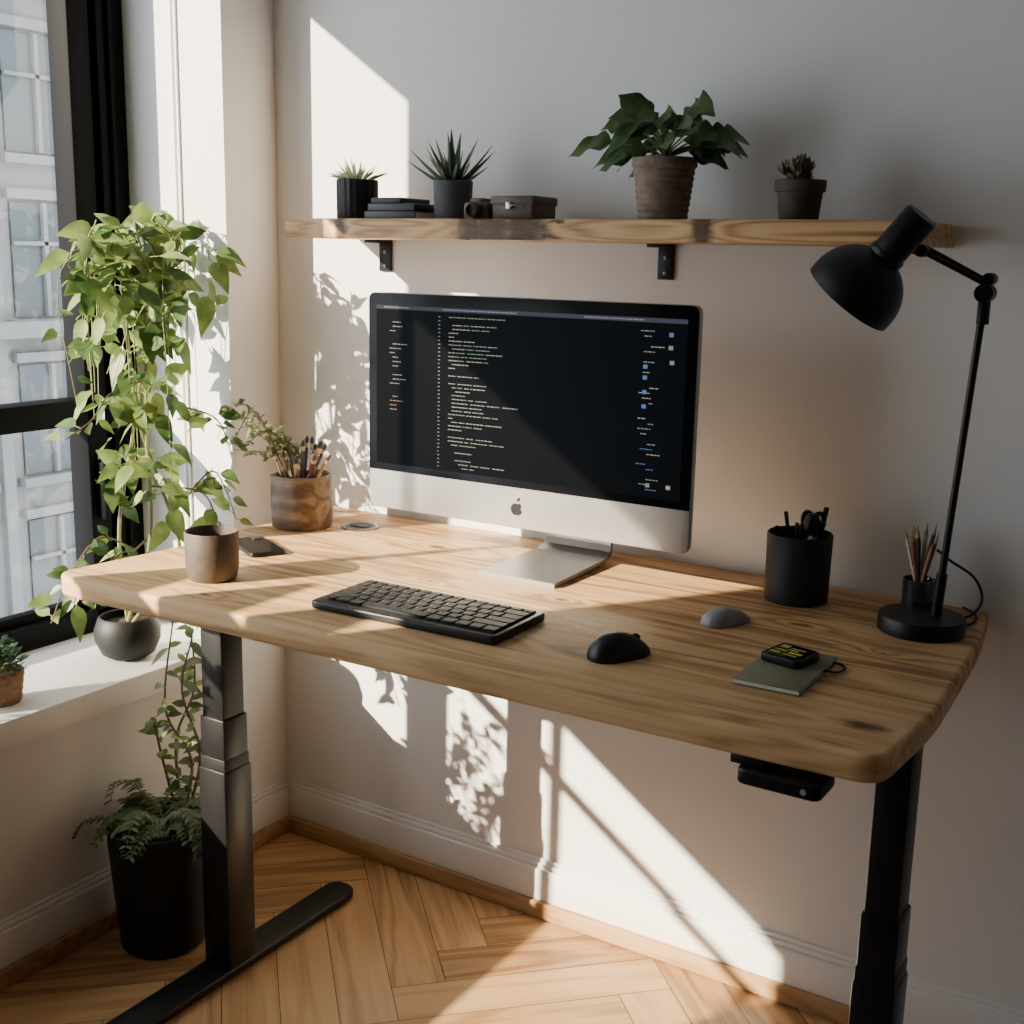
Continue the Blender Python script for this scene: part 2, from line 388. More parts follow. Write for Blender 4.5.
for i in range(4): w.lathe([(0,0),(.0035,0),(.0035,.0012),(0,.0012)],(0,0,0),M_leg if i==3 else M_key,12,Matrix.Translation((1.287+.021*i,-.660,.6865))@Matrix.Rotation(math.pi/2,4,'X'))
w.done(desk)

# ------------------------------------------------------------------ computer
pc=empty('desktop_computer')
cx,cy=.7255,-.24; Wd=.594; z0,z1=.815,1.177; x0,x1=cx-Wd/2,cx+Wd/2
R90=Matrix.Rotation(math.pi/2,4,'X')
def fp(pts,yf,yb,m,bev=0):
    w.poly([(p[0],p[1]) for p in pts],0,yb-yf,m,bev,Matrix.Translation((0,yb,0))@R90)
w=MB('casing'); fp(rrect(x0,z0,x1,z1,.014),cy-.004,cy+.008,M_alu,.0015)
bm=bmesh.new(); bmesh.ops.create_uvsphere(bm,u_segments=40,v_segments=20,radius=1)
for v in bm.verts:
    v.co=V((cx+v.co.x*Wd*.46,cy+.006+max(v.co.y,0)*.045,(z0+z1)/2+v.co.z*.165))
w.bm(bm,M_alu,True); w.done(pc)
zc=z0+.066
w=MB('screen'); fp(rpoly([(x0+.001,zc),(x1-.001,zc),(x1-.001,z1-.001),(x0+.001,z1-.001)],[0.0005,.0005,.013,.013]),cy-.006,cy-.002,M_glassblk)
dx0,dx1,dz0,dz1=x0+.017,x1-.017,zc+.012,z1-.02; yq=cy-.0063
def quad(a,b,c,d,m,dy=0): w.add([(a,yq-dy,b),(c,yq-dy,b),(c,yq-dy,d),(a,yq-dy,d)],[[0,1,2,3]],m)
dw,dh=dx1-dx0,dz1-dz0
quad(dx0,dz0,dx1,dz1,M_ed)
quad(dx0,dz1-.007,dx1,dz1-.0005,M_bar,.0002)
w.done(pc)
w=MB('code_text'); rr=random.Random(3)
def line(x,z,wd,m,h=.0014):
    e=x+wd
    while x<e-.0015:
        l=min(rr.uniform(.0025,.008),e-x); quad(x,z,x+l,z+h,m,.0004); x+=l+.0013
z=dz1-.016; ind=0
while z>dz0+.006:
    r=rr.random()
    if r>.12:
        ind=max(0,min(4,ind+rr.choice([-1,0,0,1]))); x=dx0+dw*.262+ind*.007
        for q in range(rr.randint(1,4)):
            l=rr.uniform(.008,.035)
            if x+l>dx0+dw*.58: break
            line(x,z,l,rr.choice([TX[0],TX[0],TX[1],TX[5],TX[1]])); x+=l+.003
    line(dx0+dw*.225,z,.004,TX[0],.0012)
    z-=.0062
z=dz1-.028
for i in range(30):
    if rr.random()>.2: line(dx0+dw*.05+rr.choice([0,.006]),z,rr.uniform(.01,.03),TX[0] if z>dz0+.16 else rr.choice([TX[4],TX[0],TX[2]]),.0013)
    z-=.0072
    if z<dz0+.08: break
line(dx0+dw*.03,dz1-.0045,.05,TX[0],.0015); line(dx0+dw*.24,dz1-.0045,.14,TX[0],.0015); line(dx0+dw*.7,dz1-.0045,.1,TX[0],.0015)
z=dz1-.02
while z>dz0+.008:
    if rr.random()>.25:
        x=dx0+dw*rr.choice([.87,.88,.9]); line(x,z,rr.uniform(.008,.03),rr.choice([TX[0],TX[0],TX[3],TX[1]]),.0014)
    z-=.0075
for (u,vv,m) in((.95,.90,TX[3]),(.95,.83,TX[0]),(.955,.75,TX[0]),(.88,.72,TX[3]),(.88,.66,TX[3]),(.88,.58,TX[3]),(.88,.5,TX[3]),(.96,.06,TX[1]),(.9,.06,TX[0])):
    quad(dx0+dw*u,dz0+dh*vv,dx0+dw*u+.007,dz0+dh*vv+.006,m,.0005)
w.done(pc)
w=MB('logo')
ap=[]
for i in range(40):
    a=2*math.pi*i/40; r=.0105*(1+.05*math.cos(2*a)); x=r*math.cos(a); z=r*math.sin(a)*1.05
    if abs(a-math.pi/2)<.5: z-=.0022*(1-abs(a-math.pi/2)/.5)
    if abs(a-3*math.pi/2)<.4: z+=.0012*(1-abs(a-3*math.pi/2)/.4)
    d=math.hypot(x-.0135,z-.0015)
    if d<.0062:
        x=.0135-(.0062)*math.cos(math.asin(max(-1,min(1,(z-.0015)/.0062))))
    ap.append((cx+x,z0+.031+z))
fp(ap,cy-.0046,cy-.0038,M_logo)
lf=[(cx+.000,z0+.0435),(cx+.004,z0+.0445),(cx+.006,z0+.048),(cx+.0062,z0+.0505),(cx+.002,z0+.049),(cx,z0+.0455)]
fp(lf,cy-.0046,cy-.0038,M_logo); w.done(pc)
w=MB('stand'); sx=cx+.026
path=[(-.285,H+.004,.070),(-.2,H+.0055,.068),(-.11,H+.008,.065),(-.088,H+.016,.065),(-.082,H+.03,.063),(-.11,.86,.062),(-.15,.93,.06),(-.19,.98,.058)]
vs=[];fs=[]
for i,(y,z,hw) in enumerate(path):
    a=V(path[max(i-1,0)][:2]);b_=V(path[min(i+1,len(path)-1)][:2]); t=(b_-a).normalized(); n=V((-t.y,t.x))*.0038
    for sx_ in(-1,1):
        for s_ in(-1,1): vs.append((sx+sx_*hw,y+n.x*s_,z+n.y*s_))
for i in range(len(path)-1):
    o=i*4; p=o+4
    fs+=[[o,o+2,p+2,p],[o+1,p+1,p+3,o+3],[o,p,p+1,o+1],[o+2,o+3,p+3,p+2]]
fs+=[[0,1,3,2],[len(vs)-4,len(vs)-2,len(vs)-1,len(vs)-3]]
w.add(vs,fs,M_alus,False); w.done(pc)

# keyboard
kb=empty('computer_keyboard')
KM=Matrix.Translation((.745,-.511,H))@Matrix.Rotation(math.radians(1.5),4,'Z')@Matrix.Diagonal((.92,.97,1,1))
w=MB('body'); w.poly(rrect(-.168,-.072,.168,.072,.008),.001,.013,M_kb,.003,KM)
w.done(kb)
w=MB('keys'); rows=[(.0545,.012,[.0205]*15),(.036,.0185,[.0205]*13+[.041]),(.0155,.0185,[.03]+[.0205]*12+[.0315]),(-.005,.0185,[.036]+[.0205]*11+[.046]),(-.0255,.0185,[.046]+[.0205]*10+[.0565]),(-.0465,.0185,[.024,.024,.024,.112,.024,.024,.0225,.0225,.0225])]
for (yy,hh,ws) in rows:
    tot=sum(ws); sc=.318/tot; x=-.159
    for q in ws:
        q*=sc
        w.box((x+.0012,yy-hh/2,.012),(x+q-.0012,yy+hh/2,.0165),M_key,.0012,KM,1)
        if q<.06: w.add([(x+.004,yy-.001,.01662),(x+.006,yy-.001,.01662),(x+.006,yy+.002,.01662),(x+.004,yy+.002,.01662)],[[0,1,2,3]],M_leg,False,KM)
        x+=q
w.done(kb)
def mouse(name,c,rot,L,Wd,Hh,m,m2):
    w=MB(name); M=Matrix.Translation((c[0],c[1],H+.0005))@Matrix.Rotation(rot,4,'Z')
    bm=bmesh.new(); bmesh.ops.create_uvsphere(bm,u_segments=40,v_segments=24,radius=1)
    for v in bm.verts:
        x,y,z=v.co
        sx=math.copysign(abs(x)**.85,x)*(1-.1*math.cos(y*2))
        zz=max(z,-.05)
        v.co=V((sx*Wd/2*(1-.08*y),y*L/2,(zz+.05)/1.05*Hh*(1-.22*y-.12*y*y)))
    w.bm(bm,m,True,M)
    if m2:
        w.lathe([(0,-.003),(.006,-.003),(.007,-.001),(.007,.001),(.006,.003),(0,.003)],(0,0,0),m2,20,M@Matrix.Translation((0,L*.27,Hh*.62))@Matrix.Rotation(math.pi/2,4,'Y'))
    w.done()
mouse('computer_mouse',(1.052,-.514),math.radians(-28),.090,.054,.032,M_kb,M_key)
mouse('computer_mouse',(1.107,-.294),math.radians(-25),.080,.047,.022,M_gmouse,None)

# mug
w=MB('coffee_mug')
w.lathe([(0,0),(.034,0),(.0375,.004),(.0405,.02),(.0415,.074),(.0405,.0765),(.0385,.076),(.0375,.07),(.037,.012),(.0,.01)],(.361,-.548,H),M_mug,48)
w.lathe([(.0373,.055),(0,.055)],(.361,-.548,H),mat('coffee',(.02,.01,.006),.15),32); w.done()
# phone
w=MB('smartphone'); PM=Matrix.Translation((.279,-.366,H))@Matrix.Rotation(math.radians(-27),4,'Z')
w.poly(rrect(-.062,-.031,.062,.031,.009),.0005,.007,M_blkm,.002,PM); w.poly(rrect(-.059,-.028,.059,.028,.007),.007,.0075,M_glassblk,0,PM)
w.poly(rrect(-.056,.006,-.036,.025,.005),.0075,.0088,M_alud,0,PM); w.done()
w=MB('desk_grommet'); w.lathe([(0,0),(.036,0),(.036,.0015),(.034,.0025),(.028,.0025),(.027,.0015),(0,.0015)],(.312,-.128,H),M_alud,40)
w.lathe([(.0275,.0018),(0,.0018)],(.312,-.128,H),M_blk,32)
w.box((.295,-.138,H+.001),(.328,-.118,H+.003),M_blk,.0005); w.done()

# wooden pot with twigs and brushes
w=MB('potted_twig_plant'); c=(.219,-.183,H)
w.lathe([(0,0),(.052,0),(.055,.004),(.0565,.05),(.0555,.098),(.051,.099),(.048,.097),(.047,.085),(0,.083)],c,M_bark,40,None,True,lambda a,z:1+.02*math.sin(5*a)+.012*math.sin(11*a+1))
w.lathe([(.047,.088),(0,.09)],c,M_soil,24)
rr=random.Random(11)
def brush(w,c,az,tilt,L,m,r=.0028,tip=True):
    d=V((math.cos(az)*math.sin(tilt),math.sin(az)*math.sin(tilt),math.cos(tilt))); p=V(c)
    w.tube([p,p+d*L*.8],[r*.8,r],m,8); w.tube([p+d*L*.8,p+d*L*.88],[r*1.15,r*1.15],M_brass,8)
    if tip: w.tube([p+d*L*.88,p+d*L*.94,p+d*L],[r*1.2,r*1.3,r*.2],M_pdk,8)
for i in range(13): brush(w,(c[0]+rr.uniform(-.005,.025),c[1]+rr.uniform(-.02,.02),H+.06),rr.uniform(-.9,1.3),rr.uniform(.1,.7),rr.uniform(.08,.115),rr.choice([M_pencil,M_bark,M_pred,M_pdk,M_pdk]),rr.uniform(.003,.005))
for i in range(13):
    az=rr.uniform(2.6,4.6); L=rr.uniform(.06,.125); p=V((c[0]-.015+rr.uniform(-.02,.02),c[1]+rr.uniform(-.02,.02),H+.09))
    d=V((math.cos(az),math.sin(az),0)); pts=bez([p,p+d*L*.25+V((0,0,L*.6)),p+d*L*.6+V((0,0,L*rr.uniform(.6,1.1))),p+d*L*1.0+V((0,0,L*rr.uniform(.4,1.1)))],5)
    w.tube(pts,[.0018,.0008],M_stem,5)
    for q in pts[3:]:
        for s_ in range(2):
            dd=V((rr.uniform(-1,1),rr.uniform(-1,1),rr.uniform(-.2,1))); w.leaf(q,dd,V((0,0,1))+dd.orthogonal()*.3,rr.uniform(.012,.024),rr.uniform(.005,.010),M_fern,.2,4)
w.done()

# black pen cup
w=MB('pen_holder'); c=(1.147,-.118,H)
w.lathe([(0,0),(.044,0),(.047,.003),(.0485,.102),(.047,.104),(.0455,.102),(.044,.006),(0,.006)],c,M_potb,48)
for s_,a in((1,.3),(-1,-.25)):
    M=Matrix.Translation((c[0]+.020+.006*s_,c[1]-.005,H+.121))@Matrix.Rotation(a,4,'Y')
    w.tube([M@V((.009*math.cos(t),0,.017*math.sin(t))) for t in [2*math.pi*k/20 for k in range(21)]],.0036,M_blk,8)
    w.tube([M@V((0,0,-.016)),M@V((-.012*s_,0,-.08))],.003,M_alu,6)
rr=random.Random(4)
w.tube([V((c[0]+.022,c[1],H+.05)),V((c[0]+.034,c[1]+.01,H+.145))],.004,M_blk,10)
w.lathe([(0,-.002),(.011,0),(.013,.012),(.008,.024),(0,.026)],(c[0]+.02,c[1]-.01,H+.112),M_blk,16)
for i in range(9):
    a=rr.uniform(0,6.28); q=V((math.cos(a)*.02,math.sin(a)*.02,0)); w.tube([V(c)+q*.3+V((0,0,.02)),V(c)+q*2.0+V((0,0,rr.uniform(.106,.13)))],.0032,rr.choice([M_blk,M_blkm,M_alud]),8)
w.done()

# small glass with pencils
w=MB('pencil_cup'); c=(1.318,-.084,H)
w.lathe([(0,0),(.021,0),(.023,.002),(.0235,.052),(.022,.053),(.021,.051),(.0205,.006),(0,.005)],c,M_smoke,32)
rr=random.Random(8)
for i in range(12):
    a=rr.uniform(0,6.28); t=rr.uniform(.1,.34); L=rr.uniform(.10,.13); d=V((math.cos(a)*math.sin(t),math.sin(a)*math.sin(t),math.cos(t))); p=V(c)+V((-d.x*.02,-d.y*.02,.008)); m=rr.choice([M_pencil,M_pdk,M_pred,M_pdk,M_page])
    w.tube([p,p+d*L*.86],.003,m,6); w.tube([p+d*L*.86,p+d*L*.96,p+d*L],[.003,.001,.0003],M_pencil,6)
w.done()

# notebook + gadget
w=MB('notebook'); NM=Matrix.Translation((1.252,-.45,H))@Matrix.Rotation(math.radians(1),4,'Z')
w.box((-.042,-.076,.0005),(.042,.076,.002),M_green,.0005,NM); w.box((-.041,-.075,.002),(.040,.075,.0065),M_page,0,NM); w.box((-.042,-.076,.0065),(.042,.076,.008),M_green,.0005,NM)
w.tube([NM@V(p) for p in bez([(.04,.02,.005),(.055,.03,.003),(.058,.05,.003),(.05,.062,.003),(.04,.058,.005)],6)],.0016,M_blk,6)
w.done()
w=MB('pocket_timer'); GM=Matrix.Translation((1.247,-.425,H+.0082))@Matrix.Rotation(math.radians(-12),4,'Z')
w.poly(rrect(-.028,-.028,.028,.028,.008),0,.012,M_blk,.003,GM); w.poly(rrect(-.024,-.024,.024,.024,.005),.012,.0126,M_glassblk,0,GM)
for (a,b_,c_,d_) in((-.02,.006,-.008,.018),(-.004,.008,.016,.012),(-.004,.001,.01,.005),(-.02,-.006,-.002,-.002),(.002,-.010,.02,-.003),(-.02,-.018,-.006,-.012),(-.001,-.019,.018,-.014)):
    w.add([(a,b_,.0128),(c_,b_,.0128),(c_,d_,.0128),(a,d_,.0128)],[[0,1,2,3]],M_lime,False,GM)
w.done()

# ------------------------------------------------------------------ lamp
lamp=empty('desk_lamp')
bx,by=1.345,-.168
w=MB('base'); w.lathe([(0,0),(.057,0),(.059,.002),(.059,.021),(.057,.0235),(0,.0245)],(bx,by,H),M_blk,56); w.done(lamp)
J=V((1.387,-.17,1.205)); S0=V((1.362,-.162,H+.022))
w=MB('stem'); w.tube([S0,S0+(J-S0)*.14],.0075,M_blk,16); w.tube([S0+(J-S0)*.12,J],.005,M_blk,16); w.done(lamp)
w=MB('joint')
for q,r_,h_ in((J,.012,.024),(J+V((.004,0,.018)),.008,.022)):
    w.lathe([(0,-h_/2),(r_,-h_/2),(r_,h_/2),(0,h_/2)],(0,0,0),M_blk,20,Matrix.Translation(q)@Matrix.Rotation(math.pi/2,4,'X'))
w.tube([J+V((.0,0,.0)),J+V((-.0,0,-.04))],.008,M_blk,12)
A1=V((1.316,-.222,1.257))
w.tube([J+V((0,-.008,.012)),A1+V((0,-.006,0))],.0035,M_blk,10); w.tube([J+V((.002,.006,.014)),A1+V((.002,.006,.004))],.0035,M_blk,10)
w.lathe([(0,-.012),(.008,-.012),(.008,.012),(0,.012)],(0,0,0),M_blk,16,Matrix.Translation(A1)@Matrix.Rotation(math.pi/2,4,'X'))
w.done(lamp)
w=MB('shade'); ax=V((.085,-.0,.105)).normalized(); rc=V((1.233,-.252,1.194))
q=V((0,0,1)).rotation_difference(ax).to_matrix().to_4x4(); LM=Matrix.Translation(rc)@q
pr=[(.063,0)]+[(.063*math.cos(a),.010+.062*math.sin(a)) for a in [i*math.pi/2/12*.76 for i in range(13)]]
pr+=[(.0245,.070),(.0245,.076),(.0225,.078),(.0225,.134),(.020,.137),(0,.137)]
w.lathe(pr,(0,0,0),M_blk,48,LM)
w.lathe([(.063,0),(.061,0.001)]+[(.061*math.cos(a),.010+.058*math.sin(a)) for a in [i*math.pi/2/12 for i in range(13)]],(0,0,0),M_potd,48,LM)
w.tube([LM@V((0,0,.085)),A1],.006,M_blk,10)
w.lathe([(0,.055),(.018,.042),(.022,.028),(.016,.014),(0,.008)],(0,0,0),M_page,20,LM)
w.done(lamp)
w=MB('cable'); w.tube(bez([(1.375,-.125,H+.012),(1.395,-.09,H+.012),(1.402,-.06,H+.03),(1.385,-.04,H+.055),(1.35,-.04,H+.075),(1.33,-.045,H+.09)],8),.002,M_blk,6)
w.tube(bez([(1.39,-.13,H+.003),(1.40,-.09,H+.003),(1.393,-.05,H+.003),(1.37,-.02,H+.003)],8),.002,M_blk,6); w.done(lamp)

# ------------------------------------------------------------------ shelf
ZSH=1.2965
w=MB('wall_shelf')
nx=40; xa,xb=.205,1.304
pts=[(xa+(xb-xa)*i/nx,-.2+.0015*math.sin(i*.35)) for i in range(nx+1)]+[(xb,-.001),(xa,-.001)]
w.poly(pts,ZSH-.033,ZSH,M_shelf,.003)
rr=random.Random(77)
for i in range(26):
    x=rr.uniform(.56,.76); z=ZSH-.033+rr.uniform(.003,.030)
    w.leaf((x,-.2005,z),(1,-.02,rr.uniform(-.25,.25)),(0,-1,0),rr.uniform(.012,.04),rr.uniform(.003,.007),M_bark,0,5,.4,.9)
w.done()
for xx in(.275,.853):
    w=MB('shelf_bracket'); w.box((xx-.014,-.006,ZSH-.09),(xx+.014,-.001,ZSH-.0335),M_blk,.001); w.box((xx-.014,-.05,ZSH-.039),(xx+.014,-.001,ZSH-.0335),M_blk,.001)
    for zz in(.055,.08): w.lathe([(0,0),(.004,0),(.003,.002),(0,.0025)],(0,0,0),M_alud,10,Matrix.Translation((xx,-.006,ZSH-zz))@Matrix.Rotation(math.pi/2,4,'X'))
    w.done()
ys=-.12
w=MB('potted_haworthia'); c=(.303,ys,ZSH)
w.lathe([(0,0),(.034,0),(.036,.003),(.0365,.068),(.0345,.069),(.033,.061),(0,.06)],c,M_potb,64,None,True,lambda a,z:1+.025*math.cos(20*a))
w.lathe([(.034,.062),(0,.064)],c,M_soil,20)
rr=random.Random(21)
for i in range(70):
    a=rr.uniform(0,6.28); t=rr.uniform(.1,1.3); d=V((math.cos(a)*math.sin(t),math.sin(a)*math.sin(t),math.cos(t)))
    w.leaf((c[0]+d[0]*.015,c[1]+d[1]*.015,c[2]+.064),d,V((-.3,-1,.4)),rr.uniform(.03,.054),.0065,M_aloe2 if i%4 else M_vine,rr.uniform(0,.35),6,.15,.5)
w.done()
w=MB('book_stack')
w.box((.358,-.17,ZSH),(.468,-.06,ZSH+.013),M_book,.002); w.box((.361,-.168,ZSH+.002),(.4685,-.062,ZSH+.011),M_page)
w.box((.362,-.165,ZSH+.0135),(.462,-.07,ZSH+.026),M_book,.002)
w.box((.366,-.162,ZSH+.0265),(.43,-.075,ZSH+.036),M_potg,.003); w.done()
w=MB('potted_aloe'); c=(.509,ys-.0,ZSH)
w.lathe([(0,0),(.030,0),(.031,.003),(.0335,.063),(.032,.064),(.031,.057),(0,.055)],c,M_potg,48); w.lathe([(.031,.057),(0,.059)],c,M_soil,20)
for i in range(26):
    a=i*2.399; t=.15+1.05*(i/26); d=(math.cos(a)*math.sin(t),math.sin(a)*math.sin(t),math.cos(t)); w.spike((c[0]+d[0]*.008,c[1]+d[1]*.008,c[2]+.055),d,.068+.018*math.sin(i*1.3),.016,M_aloe,.12)
w.done()
w=MB('leather_case')
w.box((.616,-.165,ZSH),(.694,-.09,ZSH+.034),M_leather,.005); w.box((.614,-.167,ZSH+.022),(.696,-.088,ZSH+.037),M_leather,.004); w.box((.646,-.17,ZSH+.016),(.656,-.164,ZSH+.027),M_brass,.001)
w.tube([(.649,-.166,ZSH+.021),(.662,-.172,ZSH+.022),(.676,-.166,ZSH+.021)],.0015,M_brass,6)
w.done()
w=MB('vintage_camera'); w.box((.560,-.165,ZSH),(.609,-.12,ZSH+.028),M_leather,.006); w.box((.569,-.158,ZSH+.026),(.594,-.128,ZSH+.034),M_leather,.003)
w.lathe([(0,.0),(.012,0),(.012,.014),(.009,.016),(.008,.010),(0,.009)],(0,0,0),M_potd,24,Matrix.Translation((.586,-.165,ZSH+.014))@Matrix.Rotation(math.pi/2,4,'X')); w.done()
# big pot
w=MB('potted_broadleaf_plant'); c=(.898,ys,ZSH)
pr=[(0,0),(.036,0)]
for i in range(8):
    z=.003+i*.0092; r=.037+.0095*(z/.08); pr+=[(r,z),(r+.0015,z+.0036),(r,z+.0075)]
pr+=[(.0475,.078),(.0495,.08),(.0495,.091),(.0475,.092),(.045,.089),(.044,.08),(0,.078)]
w.lathe(pr,c,M_potw,48); w.lathe([(.044,.082),(0,.085)],c,M_soil,20)
rr=random.Random(14)
for k in range(38):
    a=k*2.4+rr.uniform(-.3,.3); el=rr.uniform(.1,1.35); R=rr.uniform(.045,.10)
    dx,dy,dz=math.cos(a)*math.cos(el)*.95,math.sin(a)*math.cos(el)*.6-.1,math.sin(el)
    p0=V((c[0],c[1],c[2]+.08)); p2=p0+V((dx,dy,dz))*R; p2.y=min(p2.y,-.055); p1=p0+V((dx*.3,dy*.3,max(dz,.5)*.7))*R*.7
    w.tube(bez([p0,p1,p2],5),[.002,.0013],M_stemg,6)
    hd=V((dx if abs(dx)>.2 else .3*(1 if k%2 else -1),min(dy,.1)*.8,rr.uniform(-.1,.4)))
    w.leaf(p2,hd,V((rr.uniform(-.5,.5),-.8,.8)),rr.uniform(.055,.078),rr.uniform(.038,.05),M_big,rr.uniform(.2,.8),10,.2,.75,.25)
for v in w.v:
    if v.y>-.006: v.y=-.006
w.done()
w=MB('potted_succulent'); c=(1.112,ys,ZSH)
w.lathe([(0,0),(.026,0),(.028,.003),(.032,.040),(.0355,.041),(.0365,.055),(.035,.057),(.033,.055),(.032,.048),(0,.046)],c,M_potd,48); w.lathe([(.032,.049),(0,.051)],c,M_soil,20)
rr=random.Random(9)
for k in range(12):
    a=rr.uniform(0,6.28); r=rr.uniform(0,.024); q=V((c[0]+r*math.cos(a),c[1]+r*math.sin(a),c[2]+.052+rr.uniform(0,.026)))
    for i in range(18):
        a=i*2.4; t=.2+1.1*i/18; d=(math.cos(a)*math.sin(t),math.sin(a)*math.sin(t),math.cos(t)); w.spike(q,d,.016,.008,M_succ,.2,4,1)
w.done()

# ------------------------------------------------------------------ window vine on the sill
w=MB('climbing_vine_plant'); c=(-.09,-.34,ZS)
w.lathe([(0,0),(.035,0),(.05,.01),(.061,.035),(.062,.055),(.054,.078),(.05,.082),(.047,.08),(.05,.065),(0,.06)],c,M_potb,40); w.lathe([(.05,.066),(0,.07)],c,M_soil,20)
rr=random.Random(2)
def vleaf(q,out=None,s=1.,m=None):
    d=V((rr.uniform(-1,1),rr.uniform(-1,1),rr.uniform(-.8,.6)))
    if out is not None: d+=out
    n=V((rr.uniform(.1,1.),rr.uniform(-1,0),rr.uniform(.1,1.)))
    L=rr.uniform(.034,.07)*s; p=q+d.normalized()*L*.25
    w.tube([q,p],.0008,M_stemg,4)
    w.leaf(p,d,n,L,L*rr.uniform(.48,.62),m or (M_vine if rr.random()<.66 else M_vine2),rr.uniform(.1,.5),6,.18,.7,.06)
main=[bez([(-.09,-.34,.53),(-.05,-.31,.7),(-.06,-.30,.9),(-.05,-.30,1.1),(-.06,-.30,1.28)],10),
      bez([(-.08,-.34,.53),(-.03,-.26,.66),(-.05,-.28,.80),(-.07,-.31,.95),(-.05,-.27,1.12),(-.05,-.24,1.29)],8),
      bez([(-.1,-.33,.53),(-.1,-.34,.72),(-.08,-.31,.93),(-.07,-.33,1.12),(-.07,-.34,1.27)],10)]
for s_ in main:
    w.tube(s_,[.004,.0022],M_stemg,6)
    for q in s_[12:]:
        if rr.random()<.55: vleaf(q)
for i in range(28):
    a=rr.choice(main)[-1]; p=a+V((rr.uniform(-.04,.04),rr.uniform(-.06,.05),rr.uniform(-.06,.02)))
    o=V((rr.uniform(-.05,.07),rr.uniform(-.13,.09),0)); L=rr.choice([.06,.1,.14,.2,.3,.45])
    y1=max(min(p.y+o.y,-.175),-.44)
    e=V((max(min(p.x+o.x,.03),-.16),y1,p.z-L)); mid=V(((p.x+e.x)/2+o.x*.3,min((p.y+e.y)/2+o.y*.5,-.17),p.z-L*.3+.02))
    pts=bez([p,mid,e],9); w.tube(pts,[.0016,.0008],M_stemg,5)
    for q in pts[1:]:
        if rr.random()<(.5 if L<.25 else .36): vleaf(q,V((0,0,-.2)),1 if L<.25 else .78)
for i in range(36):
    q=V((rr.uniform(-.11,.03),rr.uniform(-.39,-.19),min(rr.gauss(1.22,.05),1.29))); vleaf(q,None,1.05)
for i in range(52):
    q=V((rr.uniform(-.10,.02),rr.gauss(-.34,.045),rr.uniform(.80,1.14))); vleaf(q,None,.95)
for pts in ([(-.07,-.33,.68),(-.06,-.42,.72),(-.06,-.49,.66),(-.05,-.54,.59)],[(-.05,-.32,.7),(-.03,-.42,.66),(-.03,-.47,.6)],[(-.05,-.32,.66),(-.04,-.38,.69),(-.03,-.44,.67),(-.03,-.50,.63)],[(-.03,-.26,.75),(-.0,-.2,.82),(.01,-.17,.78),(.015,-.15,.72)],[(-.04,-.24,.95),(0,-.18,.92),(.02,-.16,.85)],[(-.06,-.3,1.0),(-.06,-.38,.98),(-.05,-.43,.94),(-.05,-.49,.91)],[(-.05,-.3,.8),(.0,-.22,.78),(.02,-.2,.7),(.03,-.19,.62)]):
    b_=bez(pts,7); w.tube(b_,[.002,.001],M_stem,5)
    for q in b_[3:]:
        if rr.random()<.8: vleaf(q,None,.75)
for v in w.v:
    if v.x<.006 and v.y>-.150: v.y=-.150
    if v.x<.02 and v.z<ZS: v.z=ZS
    if v.x<-.24: v.x=-.24
w.done()
# ivy added out of view on the sill to cast leaf shadows
w=MB('unseen_shadow_ivy'); c=(-.11,-.93,ZS)
w.lathe([(0,0),(.038,0),(.041,.004),(.05,.07),(.048,.072),(.045,.064),(0,.062)],c,M_potd,36); w.lathe([(.046,.064),(0,.067)],c,M_soil,20)
rr=random.Random(61)
for i in range(9):
    p=V((c[0]+rr.uniform(-.02,.02),c[1]+rr.uniform(-.02,.02),ZS+.065)); e=V((rr.uniform(-.16,-.03),rr.uniform(-1.05,-.80),rr.uniform(.68,.86)))
    pts=bez([p,(p+e)/2+V((rr.uniform(-.03,.03),rr.uniform(-.04,.04),.03)),e],8); w.tube(pts,[.0022,.001],M_stem,5)
    for q in pts[3:]:
        for k in range(2):
            if rr.random()<.6: vleaf(q,None,.6,M_vine)
w.done()
w=MB('basket_plant'); c=(-.07,-.63,ZS)
w.lathe([(0,0),(.028,0)]+[(.030+.007*i/8+.0013*(i%2),.003+i*.0065) for i in range(9)]+[(.036,.058),(.033,.052),(0,.05)],c,M_basket,40)
rr=random.Random(31)
for i in range(190):
    a=rr.uniform(0,6.28); r=rr.uniform(0,.035); q=V((c[0]+r*math.cos(a),c[1]+r*math.sin(a),c[2]+.052+rr.uniform(0,.065)*(1-r/.06)))
    w.leaf(q,(math.cos(a),math.sin(a),rr.uniform(.1,1.2)),(0,0,1),rr.uniform(.014,.025),.011,M_vine2,.2,4)
w.done()
# floor planter
w=MB('potted_fern'); c=(.122,-.466,0)
w.lathe([(0,0),(.070,0),(.076,.006),(.0905,.2),(.091,.233),(.088,.236),(.085,.233),(.083,.215),(0,.21)],c,M_potb,56); w.lathe([(.083,.216),(0,.22)],c,M_soil,24)
rr=random.Random(41)
def frond(p,az,L,rise,m,ls,droop=.8,n=12):
    d=V((math.cos(az),math.sin(az),0)); pts=[V(p)+d*L*t+V((0,0,rise*math.sin(t*2.2)*L-droop*.3*L*t*t)) for t in [i/n for i in range(n+1)]]
    for q in pts: q.x=min(max(q.x,.03),.235)
    w.tube(pts,[.0015,.0006],M_stemg,4)
    for i in range(2,n+1):
        sd=V((-d.y,d.x,0))
        for s_ in(-1,1):
            w.leaf(pts[i],d*.6+sd*s_+V((0,0,.1)),(0,0,1),ls*(1-.5*i/n)*rr.uniform(.8,1.2),ls*.3,m,.3,3)
for i in range(54): frond((c[0]+rr.uniform(-.03,.03),c[1]+rr.uniform(-.03,.03),.22),rr.uniform(0,6.28),rr.uniform(.06,.14),rr.uniform(.15,.65),M_fern if i%3 else M_vine2,.028)
